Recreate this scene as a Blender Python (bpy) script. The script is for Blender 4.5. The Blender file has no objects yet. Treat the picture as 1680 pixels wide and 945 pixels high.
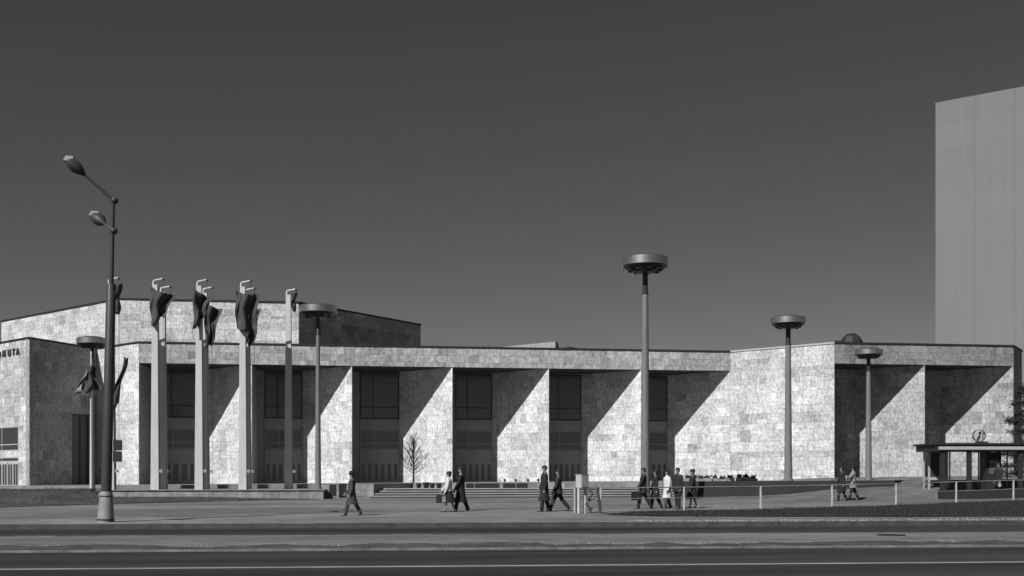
import bpy, bmesh, math, random
from mathutils import Vector, Matrix
random.seed(7)
R = math.radians
scene = bpy.context.scene
col = scene.collection

# ------------------------------------------------------------------ camera
cam_d = bpy.data.cameras.new('Camera')
cam = bpy.data.objects.new('Camera', cam_d); col.objects.link(cam)
cam.location = (0, 0, 1.2)
cam.rotation_euler = (R(90), 0, R(-8))
cam_d.sensor_width = 36; cam_d.lens = 40.7
cam_d.shift_y = 0.186; cam_d.clip_end = 6000
scene.camera = cam

# ------------------------------------------------------------------ sky, sun, exposure
SUN_AZ, SUN_EL = R(44), R(42.3)          # from the facade's normal, towards the left
wd = bpy.data.worlds.new('World'); scene.world = wd; wd.use_nodes = True
nt = wd.node_tree; nt.nodes.clear()
wo = nt.nodes.new('ShaderNodeOutputWorld'); bg = nt.nodes.new('ShaderNodeBackground')
sky = nt.nodes.new('ShaderNodeTexSky'); sky.sky_type = 'NISHITA'; sky.sun_disc = False
sky.sun_elevation = SUN_EL; sky.sun_rotation = R(180) + SUN_AZ
sky.air_density = 0.6; sky.dust_density = 0.33; sky.ozone_density = 1.0
sep = nt.nodes.new('ShaderNodeSeparateColor')      # black-and-white film behind a red filter
nt.links.new(sky.outputs[0], sep.inputs[0]); nt.links.new(sep.outputs[0], bg.inputs[0])
bg.inputs[1].default_value = 0.05
nt.links.new(bg.outputs[0], wo.inputs[0])
sun_d = bpy.data.lights.new('Sun', 'SUN'); sun_d.energy = 5.0; sun_d.angle = R(0.5); sun_d.color = (1, 1, 1)
sun = bpy.data.objects.new('Sun', sun_d); col.objects.link(sun); sun.location = (-40, -40, 60)
trav = Vector((math.sin(SUN_AZ)*math.cos(SUN_EL), math.cos(SUN_AZ)*math.cos(SUN_EL), -math.sin(SUN_EL)))
sun.rotation_euler = trav.to_track_quat('-Z', 'Y').to_euler()
scene.view_settings.view_transform = 'Standard'; scene.view_settings.look = 'None'
scene.view_settings.exposure = 0.12; scene.view_settings.gamma = 1.0
scene.view_settings.use_curve_mapping = False

# ------------------------------------------------------------------ materials (all neutral grey: a black-and-white world)
M = {}
def mat(name, v, rough=0.8, amp=0.0, scale=3.0, stretch=(1, 1, 1), metal=0.0, bump=0.0, spec=0.3, amp2=0.0, scale2=0.3, attr=False, detail=6):
    if not metal: v = v*.69
    m = bpy.data.materials.new(name); m.use_nodes = True
    n = m.node_tree; b = n.nodes['Principled BSDF']
    b.inputs['Roughness'].default_value = rough; b.inputs['Metallic'].default_value = metal
    b.inputs['Specular IOR Level'].default_value = spec
    b.inputs['Base Color'].default_value = (v, v, v, 1)
    if amp or attr or bump:
        geo = n.nodes.new('ShaderNodeNewGeometry')
        mp = n.nodes.new('ShaderNodeMapping'); mp.inputs['Scale'].default_value = stretch
        n.links.new(geo.outputs['Position'], mp.inputs[0])
        nz = n.nodes.new('ShaderNodeTexNoise'); nz.inputs['Scale'].default_value = scale
        nz.inputs['Detail'].default_value = detail; nz.inputs['Roughness'].default_value = 0.65
        n.links.new(mp.outputs[0], nz.inputs['Vector'])
        mr = n.nodes.new('ShaderNodeMapRange'); mr.inputs[1].default_value = 0.3; mr.inputs[2].default_value = 0.7
        mr.inputs[3].default_value = 1-amp; mr.inputs[4].default_value = 1+amp
        n.links.new(nz.outputs[0], mr.inputs[0])
        last = mr.outputs[0]
        if amp2:
            nz2 = n.nodes.new('ShaderNodeTexNoise'); nz2.inputs['Scale'].default_value = scale2; nz2.inputs['Detail'].default_value = 4
            n.links.new(mp.outputs[0], nz2.inputs['Vector'])
            mr2 = n.nodes.new('ShaderNodeMapRange'); mr2.inputs[1].default_value = 0.40; mr2.inputs[2].default_value = 0.60
            mr2.inputs[3].default_value = 1-amp2; mr2.inputs[4].default_value = 1+amp2
            n.links.new(nz2.outputs[0], mr2.inputs[0])
            mu = n.nodes.new('ShaderNodeMath'); mu.operation = 'MULTIPLY'
            n.links.new(last, mu.inputs[0]); n.links.new(mr2.outputs[0], mu.inputs[1]); last = mu.outputs[0]
        mu = n.nodes.new('ShaderNodeMath'); mu.operation = 'MULTIPLY'; mu.inputs[1].default_value = v
        n.links.new(last, mu.inputs[0])
        if attr:
            at = n.nodes.new('ShaderNodeAttribute'); at.attribute_name = 'tone'
            n.links.new(at.outputs['Fac'], mu.inputs[1])
        mu.use_clamp = True
        n.links.new(mu.outputs[0], b.inputs['Base Color'])
        if bump:
            bp = n.nodes.new('ShaderNodeBump'); bp.inputs['Strength'].default_value = bump; bp.inputs['Distance'].default_value = 0.03
            n.links.new(nz.outputs[0], bp.inputs['Height']); n.links.new(bp.outputs[0], b.inputs['Normal'])
    M[name] = m
    return m
mat('slab', 0.5, 0.75, amp=0.45, scale=6.5, stretch=(1, 1, 0.7), bump=0.3, attr=True, amp2=0.10, scale2=0.35)
mat('render', 0.40, 0.85, amp=0.10, scale=2)
mat('dark_stone', 0.42, 0.8, amp=0.15, scale=2.0)
mat('coping', 0.032, 0.6)
mat('roofing', 0.08, 0.9, amp=0.2, scale=1)
mat('glass', 0.15, 0.12, spec=0.5)  # pane colour raised to lighten the shaded bays
mat('glass_sunlit', 0.045, 0.12, spec=0.5)  # darker copy of the same glass for panes in direct sun
mat('frame', 0.55, 0.5)
mat('spandrel', 0.4, 0.6, amp=0.12, scale=1.5)
mat('soffit', 0.09, 0.9)
mat('letter', 0.06, 0.5)
mat('paving', 0.195, 0.9, amp=0.42, scale=2.2, stretch=(0.35, 0.9, 1), amp2=0.24, scale2=0.2, bump=0.15)
mat('asphalt', 0.031, 0.85, amp=0.6, scale=1.6, stretch=(0.08, 1.6, 1), amp2=0.45, scale2=0.3, bump=0.1)
mat('island', 0.185, 0.95, amp=0.5, scale=3.0, stretch=(0.35, 1.4, 1), amp2=0.15, scale2=0.3, bump=0.3)
mat('dirt', 0.075, 0.95, amp=0.5, scale=3.5, stretch=(0.6, 1.2, 1), bump=0.6)
mat('lawn', 0.085, 0.95, amp=0.35, scale=2.5, amp2=0.25, scale2=0.4, bump=0.7)
mat('blade', 0.075, 0.9)
mat('verge', 0.034, 0.95, amp=0.35, scale=3, bump=0.6)
mat('verge_blade', 0.034, 0.9)
mat('kerb', 0.17, 0.85, amp=0.45, scale=2.5, bump=0.2)
mat('kerb_dark', 0.075, 0.85, amp=0.35, scale=2.5, bump=0.2)
mat('gravel', 0.3, 0.9, amp=0.5, scale=0.9)
mat('paint', 0.36, 0.7, amp=0.35, scale=2.5, stretch=(0.5, 3, 1))
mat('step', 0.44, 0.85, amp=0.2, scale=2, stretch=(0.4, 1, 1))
mat('wallstone', 0.30, 0.85, amp=0.35, scale=2.2, bump=0.4, attr=True)
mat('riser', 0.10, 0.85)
mat('terrace', 0.30, 0.9, amp=0.15, scale=1.5)
mat('soil', 0.10, 0.95, amp=0.3, scale=0.4)
mat('concrete_pole', 0.74, 0.7, amp=0.10, scale=2.5, stretch=(2, 2, 0.4))
mat('lamp_pole', 0.22, 0.55, amp=0.12, scale=3, stretch=(3, 3, 0.4))
mat('lamp_dark', 0.04, 0.5)
mat('lamp_metal', 0.40, 0.34, metal=0.9, amp=0.12, scale=3)
mat('lamp_glass', 0.5, 0.2)
mat('street_steel', 0.06, 0.5, amp=0.15, scale=3)
mat('street_sleeve', 0.30, 0.6, amp=0.25, scale=4, stretch=(1, 1, 0.5))
mat('flag', 0.075, 0.85, amp=0.15, scale=2)
mat('flag_lit', 0.35, 0.85)
mat('tower', 0.19, 0.9, amp=0.05, scale=0.6, stretch=(3, 3, 0.15), attr=True)
mat('bark', 0.05, 0.9, amp=0.3, scale=9)
mat('needle', 0.035, 0.8)
mat('rail', 0.62, 0.6, amp=0.2, scale=4)
mat('rail_bar', 0.30, 0.6, amp=0.45, scale=0.9)
mat('rail_dark', 0.12, 0.6)
mat('box_paint', 0.55, 0.6, amp=0.08, scale=3)
mat('shelter_dark', 0.036, 0.6)
mat('shelter_pale', 0.5, 0.6, amp=0.1, scale=3)
mat('poster', 0.06, 0.4)
mat('pane', 0.10, 0.15)
mat('planter_dark', 0.035, 0.8, amp=0.2, scale=6)
mat('planter_pale', 0.42, 0.8, amp=0.15, scale=4)
mat('shrub', 0.03, 0.9)
mat('chrome', 0.75, 0.22, metal=1.0)
mat('skin', 0.30, 0.6); mat('hair', 0.03, 0.6); mat('cloth_black', 0.026, 0.85); mat('cloth_dark', 0.04, 0.85)
mat('cloth_mid', 0.07, 0.85); mat('cloth_grey', 0.16, 0.85); mat('cloth_light', 0.28, 0.85); mat('cloth_white', 0.72, 0.8)
mat('leather', 0.022, 0.4); mat('eye', 0.02, 0.3)
mat('iron', 0.03, 0.6)

# ------------------------------------------------------------------ mesh helpers
class MB:
    def __init__(s): s.v = []; s.f = []; s.t = []
    def add(s, vs, fs, tone=0.5):
        o = len(s.v); s.v += [tuple(p) for p in vs]
        for f in fs: s.f.append([i+o for i in f]); s.t.append(tone)
        return s
    def box(s, x0, x1, y0, y1, z0, z1, tone=0.5):
        return s.add([(x0,y0,z0),(x1,y0,z0),(x1,y1,z0),(x0,y1,z0),(x0,y0,z1),(x1,y0,z1),(x1,y1,z1),(x0,y1,z1)],
              [(0,3,2,1),(4,5,6,7),(0,1,5,4),(1,2,6,5),(2,3,7,6),(3,0,4,7)], tone)
    def hexa(s, b, t, tone=0.5):           # bottom quad, top quad (both ccw from above)
        return s.add(list(b)+list(t), [(3,2,1,0),(4,5,6,7),(0,1,5,4),(1,2,6,5),(2,3,7,6),(3,0,4,7)], tone)
    def prism(s, pts, z0, z1, tone=0.5):    # pts ccw seen from above; z0/z1 numbers or functions of (x,y)
        n = len(pts); A = z0 if callable(z0) else (lambda x, y: z0); B = z1 if callable(z1) else (lambda x, y: z1)
        vs = [(x,y,A(x,y)) for x,y in pts]+[(x,y,B(x,y)) for x,y in pts]
        fs = [tuple(range(n-1,-1,-1)), tuple(range(n,2*n))]+[(i,(i+1)%n,(i+1)%n+n,i+n) for i in range(n)]
        return s.add(vs, fs, tone)
    def lathe(s, prof, seg=20, c=(0,0,0), tone=0.5):
        vs = []; fs = []
        for r, z in prof:
            for k in range(seg):
                a = 2*math.pi*k/seg; vs.append((c[0]+r*math.cos(a), c[1]+r*math.sin(a), c[2]+z))
        for i in range(len(prof)-1):
            for k in range(seg):
                k2 = (k+1)%seg; fs.append((i*seg+k, i*seg+k2, (i+1)*seg+k2, (i+1)*seg+k))
        fs.append(tuple(range(seg-1,-1,-1))); fs.append(tuple((len(prof)-1)*seg+k for k in range(seg)))
        return s.add(vs, fs, tone)
    def tube(s, pts, rad, seg=8, tone=0.5):
        pts = [Vector(p) for p in pts]; vs = []; fs = []; n = len(pts)
        if not hasattr(rad, '__len__'): rad = [rad]*n
        prev = None
        for i, p in enumerate(pts):
            d = (pts[min(i+1,n-1)]-pts[max(i-1,0)]).normalized()
            up = Vector((0,0,1)) if abs(d.z) < 0.95 else Vector((1,0,0))
            a = prev if prev is not None else up.cross(d).normalized()
            a = (a - d*a.dot(d)).normalized(); b = d.cross(a); prev = a
            r = rad[i]; rx, ry = r if hasattr(r, '__len__') else (r, r)
            for k in range(seg):
                t = 2*math.pi*k/seg; vs.append(p+a*rx*math.cos(t)+b*ry*math.sin(t))
        for i in range(n-1):
            for k in range(seg):
                k2 = (k+1)%seg; fs.append((i*seg+k, i*seg+k2, (i+1)*seg+k2, (i+1)*seg+k))
        fs.append(tuple(range(seg-1,-1,-1))); fs.append(tuple((n-1)*seg+k for k in range(seg)))
        return s.add(vs, fs, tone)
    def rings(s, rs, seg=16, tone=0.5):     # (cx,cy,cz,rx,ry): horizontal ellipses lofted upwards
        vs = []; fs = []; n = len(rs)
        for cx, cy, cz, rx, ry in rs:
            for k in range(seg):
                t = 2*math.pi*k/seg; vs.append((cx+rx*math.cos(t), cy+ry*math.sin(t), cz))
        for i in range(n-1):
            for k in range(seg):
                k2 = (k+1)%seg; fs.append((i*seg+k, i*seg+k2, (i+1)*seg+k2, (i+1)*seg+k))
        fs.append(tuple(range(seg-1,-1,-1))); fs.append(tuple((n-1)*seg+k for k in range(seg)))
        return s.add(vs, fs, tone)
    def ball(s, c, rx, ry, rz, seg=12, n=7, z0=-1.0, tone=0.5):
        pr = []
        for i in range(n+1):
            u = z0+(0.999-z0)*i/n; pr.append((math.sqrt(max(0,1-u*u))+0.02, u))
        vs = []; fs = []
        for r, z in pr:
            for k in range(seg):
                a = 2*math.pi*k/seg; vs.append((c[0]+rx*r*math.cos(a), c[1]+ry*r*math.sin(a), c[2]+rz*z))
        for i in range(n):
            for k in range(seg):
                k2 = (k+1)%seg; fs.append((i*seg+k, i*seg+k2, (i+1)*seg+k2, (i+1)*seg+k))
        fs.append(tuple(range(seg-1,-1,-1))); fs.append(tuple(n*seg+k for k in range(seg)))
        return s.add(vs, fs, tone)
    def mesh(s, name, m, off=(0,0,0), smooth=False, tone=False):
        me = bpy.data.meshes.new(name)
        me.from_pydata([(x-off[0], y-off[1], z-off[2]) for x, y, z in s.v], [], s.f)
        me.materials.append(M[m] if isinstance(m, str) else m)
        if tone:
            a = me.attributes.new('tone', 'FLOAT', 'FACE'); a.data.foreach_set('value', s.t)
        if smooth:
            me.polygons.foreach_set('use_smooth', [True]*len(me.polygons))
            me.set_sharp_from_angle(angle=R(40))
        me.update()
        return me

def wloc(o):
    v = Vector((0,0,0))
    while o: v += Vector(o.location); o = o.parent
    return v
def thing(name, label, cat, loc=(0,0,0), rz=0, group=None):
    o = bpy.data.objects.new(name, None); col.objects.link(o); o.empty_display_size = 0.2
    o.location = loc; o.rotation_euler = (0, 0, rz)
    o['label'] = label; o['category'] = cat
    if group: o['group'] = group
    return o
def tag(o, label, cat, group=None):
    o['label'] = label; o['category'] = cat
    if group: o['group'] = group
    return o
def obj(name, mb, m, parent=None, world=False, smooth=False, tone=False, origin=None):
    """one mesh object; world=True: coordinates are world metres, moved into the parent's frame"""
    base = wloc(parent) if (world and parent) else Vector((0,0,0))
    org = Vector(origin) if origin else Vector((0,0,0))
    me = mb.mesh(name, m, off=base+org, smooth=smooth, tone=tone)
    o = bpy.data.objects.new(name, me); col.objects.link(o); o.parent = parent
    o.location = org
    return o
def struct(name, mb, m, **k):
    o = obj(name, mb, m, **k); o['kind'] = 'structure'; return o
def copy_tree(o, parent=None):
    c = o.copy(); col.objects.link(c); c.parent = parent
    for ch in [x for x in list(bpy.data.objects) if x.parent == o]: copy_tree(ch, c)
    return c
def sm(t): t = max(0., min(1., t)); return t*t*(3-2*t)
def cl(t): return max(0., min(1., t))

# ------------------------------------------------------------------ terrain heights
def g(x, y):                               # forecourt paving: falls to the road, rises to the right
    z = -0.2 + 0.2*cl((y-38)/17) + 0.05*cl((y-55)/14)
    z += 0.012*max(0, x-15)*sm((y-44)/8)*(1 if x < 45 else 45/x)
    dd = x*.1392+y*.9903
    z += 1.0*sm((x-19)/13)*sm((dd-57.6)/5)
    return z
def terr(x, y=0): return 0.72 + (max(-50, min(60, x))+25)*0.0066
SL = -0.0436                                # the roads run 2.5 degrees off the facade
def road_y(y0, x): return y0 + SL*x

# ------------------------------------------------------------------ ground, roads, kerbs
b = MB(); b.add([(-1500,-1500,-0.6),(1500,-1500,-0.6),(1500,1500,-0.6),(-1500,1500,-0.6)], [(0,1,2,3)])
struct('ground', b, 'soil')
XR = (-160, 200)
def strip(y0, y1, z, x0=XR[0], x1=XR[1], n=1):
    b = MB()
    for i in range(n):
        a = x0+(x1-x0)*i/n; c = x0+(x1-x0)*(i+1)/n
        b.add([(a,road_y(y0,a),z),(c,road_y(y0,c),z),(c,road_y(y1,c),z),(a,road_y(y1,a),z)], [(0,1,2,3)])
    return b
struct('road', strip(-30, 23.55, -0.245), 'asphalt')
struct('side_road', strip(28.85, 36.4, -0.33), 'asphalt')
struct('traffic_island_paving', strip(23.5, 28.9, -0.2), 'island')
# worn lane line on the near carriageway (old paint, broken up by wear)
o = struct('road_marking', strip(18.95, 19.19, -0.241), 'paint')
# forecourt sheet following g()
b = MB(); ys = [36.3, 38, 40, 42, 44, 46, 48, 50, 52, 54, 55, 57, 59, 61, 63, 65, 67, 69, 71, 74, 80, 130]
xs = list(range(-160, -20, 20))+list(range(-20, 62, 1))+list(range(70, 201, 13))
idx = {}
for j, y in enumerate(ys):
    for i, x in enumerate(xs):
        yy = y+SL*x if j == 0 else y + (SL*x)*max(0, 1-(y-36.3)/14)
        b.v.append((x, yy, g(x, yy))); idx[i, j] = len(b.v)-1
for j in range(len(ys)-1):
    for i in range(len(xs)-1):
        b.f.append([idx[i,j], idx[i+1,j], idx[i+1,j+1], idx[i,j+1]]); b.t.append(.5)
struct('forecourt_paving', b, 'paving', smooth=True)

def kerb(name, y0, y1, ztop, zbot, x0, x1, L=2.0, m='kerb'):
    root = bpy.data.objects.new(name, None); col.objects.link(root); root['kind'] = 'structure'
    root.location = (0, y0, zbot)
    me = []
    for k in range(5):
        mb = MB(); c = 0.0008; h = ztop-zbot
        t = random.uniform(-0.006, 0.006)
        mb.hexa([(c,0,0),(L-c,0,0),(L-c,y1-y0,0),(c,y1-y0,0)], [(c,.02,h+t),(L-c,.02,h+t),(L-c,y1-y0,h+t),(c,y1-y0,h+t)])
        me.append(mb.mesh('kerb_stone', m))
    x = x0
    while x < x1:
        s = bpy.data.objects.new('kerb_stone', random.choice(me)); col.objects.link(s); s.parent = root
        s.location = (x, road_y(y0, x)-y0+random.uniform(-.008,.008), 0); s.rotation_euler = (0, 0, math.atan(SL)); x += L
    return root
kerb('road_kerb', 23.32, 23.52, -0.195, -0.3, -34, 44, 1.0)
kerb('island_kerb', 28.78, 28.98, -0.19, -0.36, -34, 44, 1.0)
kerb('forecourt_kerb', 36.22, 36.42, -0.19, -0.36, -34, 46, 1.0, 'kerb_dark')

# ragged dirt and stones along the island's edge
b = MB(); rnd = random.Random(3)
x = -40.0; pts0 = []; pts1 = []
n = 240
for i in range(n+1):
    x = -40+90*i/n
    w1 = 0.8+0.6*rnd.random()+0.35*math.sin(x*0.7)+.25*math.sin(x*2.3)
    b.v.append((x, road_y(23.52, x), -0.19)); b.v.append((x, road_y(23.52+w1*.5, x), -0.165+rnd.uniform(-.03,.03))); b.v.append((x, road_y(23.52+w1, x), -0.197))
for i in range(n):
    for k in range(2):
        b.f.append([i*3+k, (i+1)*3+k, (i+1)*3+k+1, i*3+k+1]); b.t.append(.5)
o = obj('dirt_ridge', b, 'dirt', smooth=True); o['kind'] = 'stuff'; tag(o, 'low ragged ridge of dirt along the road edge of the traffic island', 'dirt')
b = MB()
for i in range(4200):
    x = rnd.uniform(-34, 46); y = road_y(23.55+abs(rnd.gauss(0.7, 0.45)), x); r = rnd.uniform(.006, .026)
    if i % 3 == 0: x = rnd.uniform(9, 46); y = road_y(37.0+rnd.random()*1.0, x); r = rnd.uniform(.012, .045)
    z = -0.19
    vs = [(x+r*rnd.uniform(.7,1.3)*math.cos(a), y+r*rnd.uniform(.7,1.3)*math.sin(a), z-.01) for a in (0,1.57,3.14,4.71)]
    vs.append((x, y, z+r*rnd.uniform(.5,.9)))
    b.add(vs, [(0,1,4),(1,2,4),(2,3,4),(3,0,4)])
o = obj('pebbles', b, 'gravel'); o['kind'] = 'stuff'; tag(o, 'scattered small stones along the kerb edges', 'stones')
b = MB(); b.lathe([(.34,0),(.34,.02),(.30,.024),(.02,.024)], 20)
o = obj('manhole_cover', b, 'iron', smooth=True); o.location = (13.2, 26.9, -0.2); tag(o, 'dark round iron manhole cover in the traffic island', 'manhole cover')

# grass verge below the railing
vp = [(9.4,42.0),(11.2,40.6),(16,39.6),(24,39.0),(40,38.2),(48,38.0),(48,56.2),(31.6,51.2),(24.5,48.9),(17.2,46.4),(11.0,44.4)]
def in_poly(x, y, P):
    r = False
    for i in range(len(P)):
        (x1,y1),(x2,y2) = P[i], P[i-1]
        if (y1 > y) != (y2 > y) and x < (x2-x1)*(y-y1)/(y2-y1)+x1: r = not r
    return r
def sheet_poly(P, h, step=0.8):
    bm = bmesh.new(); f = bm.faces.new([bm.verts.new((x,y,0)) for x, y in P])
    xs_ = [p[0] for p in P]; ys_ = [p[1] for p in P]
    for k in range(int(min(xs_)/step), int(max(xs_)/step)+1):
        bmesh.ops.bisect_plane(bm, geom=bm.verts[:]+bm.edges[:]+bm.faces[:], plane_co=(k*step,0,0), plane_no=(1,0,0))
    for k in range(int(min(ys_)/step), int(max(ys_)/step)+1):
        bmesh.ops.bisect_plane(bm, geom=bm.verts[:]+bm.edges[:]+bm.faces[:], plane_co=(0,k*step,0), plane_no=(0,1,0))
    for v in bm.verts: v.co.z = h(v.co.x, v.co.y)
    bmesh.ops.recalc_face_normals(bm, faces=bm.faces[:])
    mb = MB(); bm.verts.index_update()
    mb.v = [tuple(v.co) for v in bm.verts]; mb.f = [[v.index for v in f.verts] for f in bm.faces]; mb.t = [.5]*len(mb.f)
    if bm.faces[:] and sum(f.normal.z for f in bm.faces) < 0: mb.f = [f[::-1] for f in mb.f]
    bm.free(); return mb
def hv(x, y): return g(x, y)+0.022+0.016*math.sin(x*1.1+y)*math.cos(y*1.7)
struct('verge', sheet_poly(vp, hv), 'verge', smooth=True)
def tufts(P, h, count, hgt, seed):
    r = random.Random(seed); mb = MB(); xs_ = [p[0] for p in P]; ys_ = [p[1] for p in P]; k = 0
    while k < count:
        x = r.uniform(min(xs_), max(xs_)); y = r.uniform(min(ys_), max(ys_))
        if not in_poly(x, y, P): continue
        k += 1; z = h(x, y); a = r.uniform(0, 6.28); w = r.uniform(.006, .018); H = hgt*r.uniform(.4, 1.3)
        dx, dy = math.cos(a)*w, math.sin(a)*w; lx, ly = r.gauss(0,.04), r.gauss(0,.04)
        mb.add([(x-dx,y-dy,z-.02),(x+dx,y+dy,z-.02),(x+lx,y+ly,z+H)], [(0,1,2)])
    return mb
vis = [p if p[0] < 34 else (34, p[1] if p[1] < 45 else 51.8) for p in vp]
o = obj('verge_grass', tufts(vis, hv, 16000, .09, 5), 'verge_blade'); o['kind'] = 'stuff'; tag(o, 'dark rough grass on the verge below the pale railing', 'grass')

# lawn that slopes up to the flagpole podium and terrace on the left
lp = [(-40,50.0),(-14.6,51.6),(-10.7,56.6),(-6.5,61.6),(-1.4,66.1),(-1.4,66.5),(-13.6,66.5),(-13.6,72.2),(-40,72.2)]
def hl(x, y):
    edge = 51.6+(x+14.6)*1.1 if x > -14.6 else 51.6+(x+14.6)*0.06
    t = cl((y-edge)/12)
    return g(x, y)+0.02+(0.5*sm(t) if x < -13.7 else .12*sm(t*1.5))+0.03*math.sin(x*.9)*math.sin(y*1.3)*t
struct('lawn', sheet_poly(lp, hl), 'lawn', smooth=True)
lv = [(-22,51.2),(-14.6,51.6),(-10.7,56.6),(-6.5,61.6),(-1.4,66.1),(-1.4,66.5),(-13.6,66.5),(-13.6,72.2),(-22,72.2)]
o = obj('lawn_grass', tufts(lv, hl, 14000, .06, 8), 'blade'); o['kind'] = 'stuff'; tag(o, 'short patchy grass on the slope before the flagpole podium', 'grass')

# ------------------------------------------------------------------ terrace
def slabs_on(p0, p1, z0, z1, th, tone, seed, rowh=(.5,.75), wid=(.3,1.0), holes=(), gap=.010, proud=.03, split=False):
    """cladding slabs on the vertical plane p0->p1 (outside to the right of travel)"""
    r = random.Random(seed); p0 = Vector(p0); p1 = Vector(p1); L = (p1-p0).length; d = (p1-p0)/L; nrm = Vector((d.y, -d.x))
    cuts = {z0, z1}
    for h in holes: cuts |= {max(z0,min(z1,h[2])), max(z0,min(z1,h[3]))}
    cuts = sorted(cuts); rows = []
    for a, c in zip(cuts, cuts[1:]):
        n = max(1, round((c-a)/((rowh[0]+rowh[1])/2)))
        e = [a+(c-a)*(i+(r.uniform(-.28,.28) if 0 < i < n else 0))/n for i in range(n+1)]
        rows += list(zip(e, e[1:]))
    out = []
    for a, c in rows:
        segs = [(0, L)]
        for h in holes:
            if h[2] < c-.01 and h[3] > a+.01:
                ns = []
                for s, e in segs:
                    if h[0] > s: ns.append((s, min(e, h[0])))
                    if h[1] < e: ns.append((max(s, h[1]), e))
                segs = [q for q in ns if q[1]-q[0] > .02]
        rowt = r.gauss(0, .04)
        for s, e in segs:
            x = s
            while x < e-.02:
                w = r.uniform(*wid); x2 = x+w
                if e-x2 < wid[0]*.6: x2 = e
                t = max(.08, min(.62, .69*tone*(1+r.gauss(0,.08)+rowt)*(0.78 if r.random() < .10 else 1)))
                A = p0+d*(x+gap/2); B = p0+d*(x2-gap/2)
                zs = [a, c]
                if split and r.random() < .5: zs = [a, a+(c-a)*r.uniform(.3,.7), c]
                for q, (za, zb) in enumerate(zip(zs, zs[1:])):
                    n2 = nrm*(proud+r.uniform(0,.012)); tt = t if q == 0 else max(.08, min(.62, t*(1+r.gauss(0,.12))))
                    out.append(((A.x,A.y),(B.x,B.y),(n2.x,n2.y), za+gap/2, zb-gap/2, tt))
                x = x2
    return out
def slab_mb(sl, mb=None):
    mb = mb or MB(); (ax,ay),(bx,by),(nx,ny),a,c,t = sl
    mb.add([(ax,ay,a),(bx,by,a),(bx,by,c),(ax,ay,c),(ax+nx,ay+ny,a),(bx+nx,by+ny,a),(bx+nx,by+ny,c),(ax+nx,ay+ny,c)],
           [(4,5,6,7),(0,1,5,4),(1,2,6,5),(2,3,7,6),(3,0,4,7)], t)
    return mb
b = MB(); b.prism([(-50,72.0),(-1.9,72.0),(-1.9,69.7),(1.45,69.7),(3.95,72.6),(19.8,72.6),(19.8,69.0),(18.8,64.0),(23.35,59.8),(28.55,57.8),(31,60.5),(56,61),(56,130),(-50,130)], -0.4, lambda x, y: terr(x))
tr = struct('terrace', b, 'terrace')
b = MB(); b.prism([(2.0,70.35),(19.8,70.35),(19.8,72.61),(3.95,72.61)], -0.3, .598)
struct('landing', b, 'step')
# pale facing slabs on the terrace front, parts of the terrace
def facing(p0, p1, z0, z1, seed, tone=.38, wid=(.8,1.4), rowh=(.3,.5), holes=(), m='wallstone', name='facing_slab'):
    for sl in slabs_on(p0, p1, z0, z1, .03, tone, seed, rowh, wid, holes):
        obj(name, slab_mb(sl), m, tr, tone=True)
facing((-1.9,69.7), (1.45,69.7), 0.0, .86, 11, holes=[(.72,1.14,.16,.84)])
facing((3.95,72.6), (19.8,72.6), .59, .90, 12, wid=(1.6,2.4))
b = MB(); b.box(-1.18,-.76,69.66,69.71,.16,.84); obj('vent_panel', b, 'planter_dark', tr)
facing((-24,72.0), (-14,72.0), .45, .72, 13, wid=(1.4,2.2))
# dark ribbed wall to the right of the stairs, its foot buried by the rising forecourt
rw = thing('retaining_wall', 'dark low retaining wall of long stepped courses beside the stairs', 'wall', (23,60,0))
for k in range(5):
    o = .32-.075*k; ln = [(18.75,64.0),(23.35,59.8),(28.55,57.8),(30.2,59.6)]
    pts_ = [(x, y-o) for x, y in ln]+[(x+.03, y+.04) for x, y in ln[::-1]]
    b = MB(); b.prism(pts_, -.3, (lambda x, y, k=k: terr(x)+.03-.2*(4-k)))
    obj('wall_course', b, 'planter_dark', rw, world=True)
# stairs
st = thing('stone_stairs', 'long pale stone stairs of four steps up to the terrace', 'stairs', (10.6,69.3,0))
for k in range(4):
    y = 69.0+.36*k; xl = 1.2+.84*.36*k
    z1 = .17+.143*k
    b = MB(); b.prism([(xl,y),(19.78,y),(19.78,70.6+.01*k),(xl+.84*(70.6-y),70.6+.01*k)], -.2, z1-.05)
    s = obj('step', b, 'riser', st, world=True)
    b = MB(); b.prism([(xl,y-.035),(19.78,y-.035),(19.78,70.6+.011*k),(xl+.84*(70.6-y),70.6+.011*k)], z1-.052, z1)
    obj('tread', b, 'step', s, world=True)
# flagpole podium
PZ = .58
pod = thing('flagpole_podium', 'low podium of upright stone blocks carrying the row of flagpoles', 'podium', (-8,66,0))
b = MB(); b.box(-13.6,-1.45,65.95,71.9,-.3,PZ); obj('core', b, 'terrace', pod, world=True)
for sl in slabs_on((-13.6,65.95), (-1.45,65.95), -.15, PZ-.047, .03, .34, 21, (.6,.8), (.3,.75), proud=.04): obj('stone_block', slab_mb(sl), 'wallstone', pod, world=True, tone=True)
for sl in slabs_on((-1.45,65.95), (-1.45,69.6), -.15, PZ-.047, .03, .34, 22, (.6,.8), (.3,.75), proud=.04): obj('stone_block', slab_mb(sl), 'wallstone', pod, world=True, tone=True)
b = MB(); b.prism([(-13.7,65.84),(-1.34,65.84),(-1.34,71.85),(-13.7,71.85)], PZ-.045, PZ+.004, .22); obj('cap_slab', b, 'wallstone', pod, world=True, tone=True)

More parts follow.
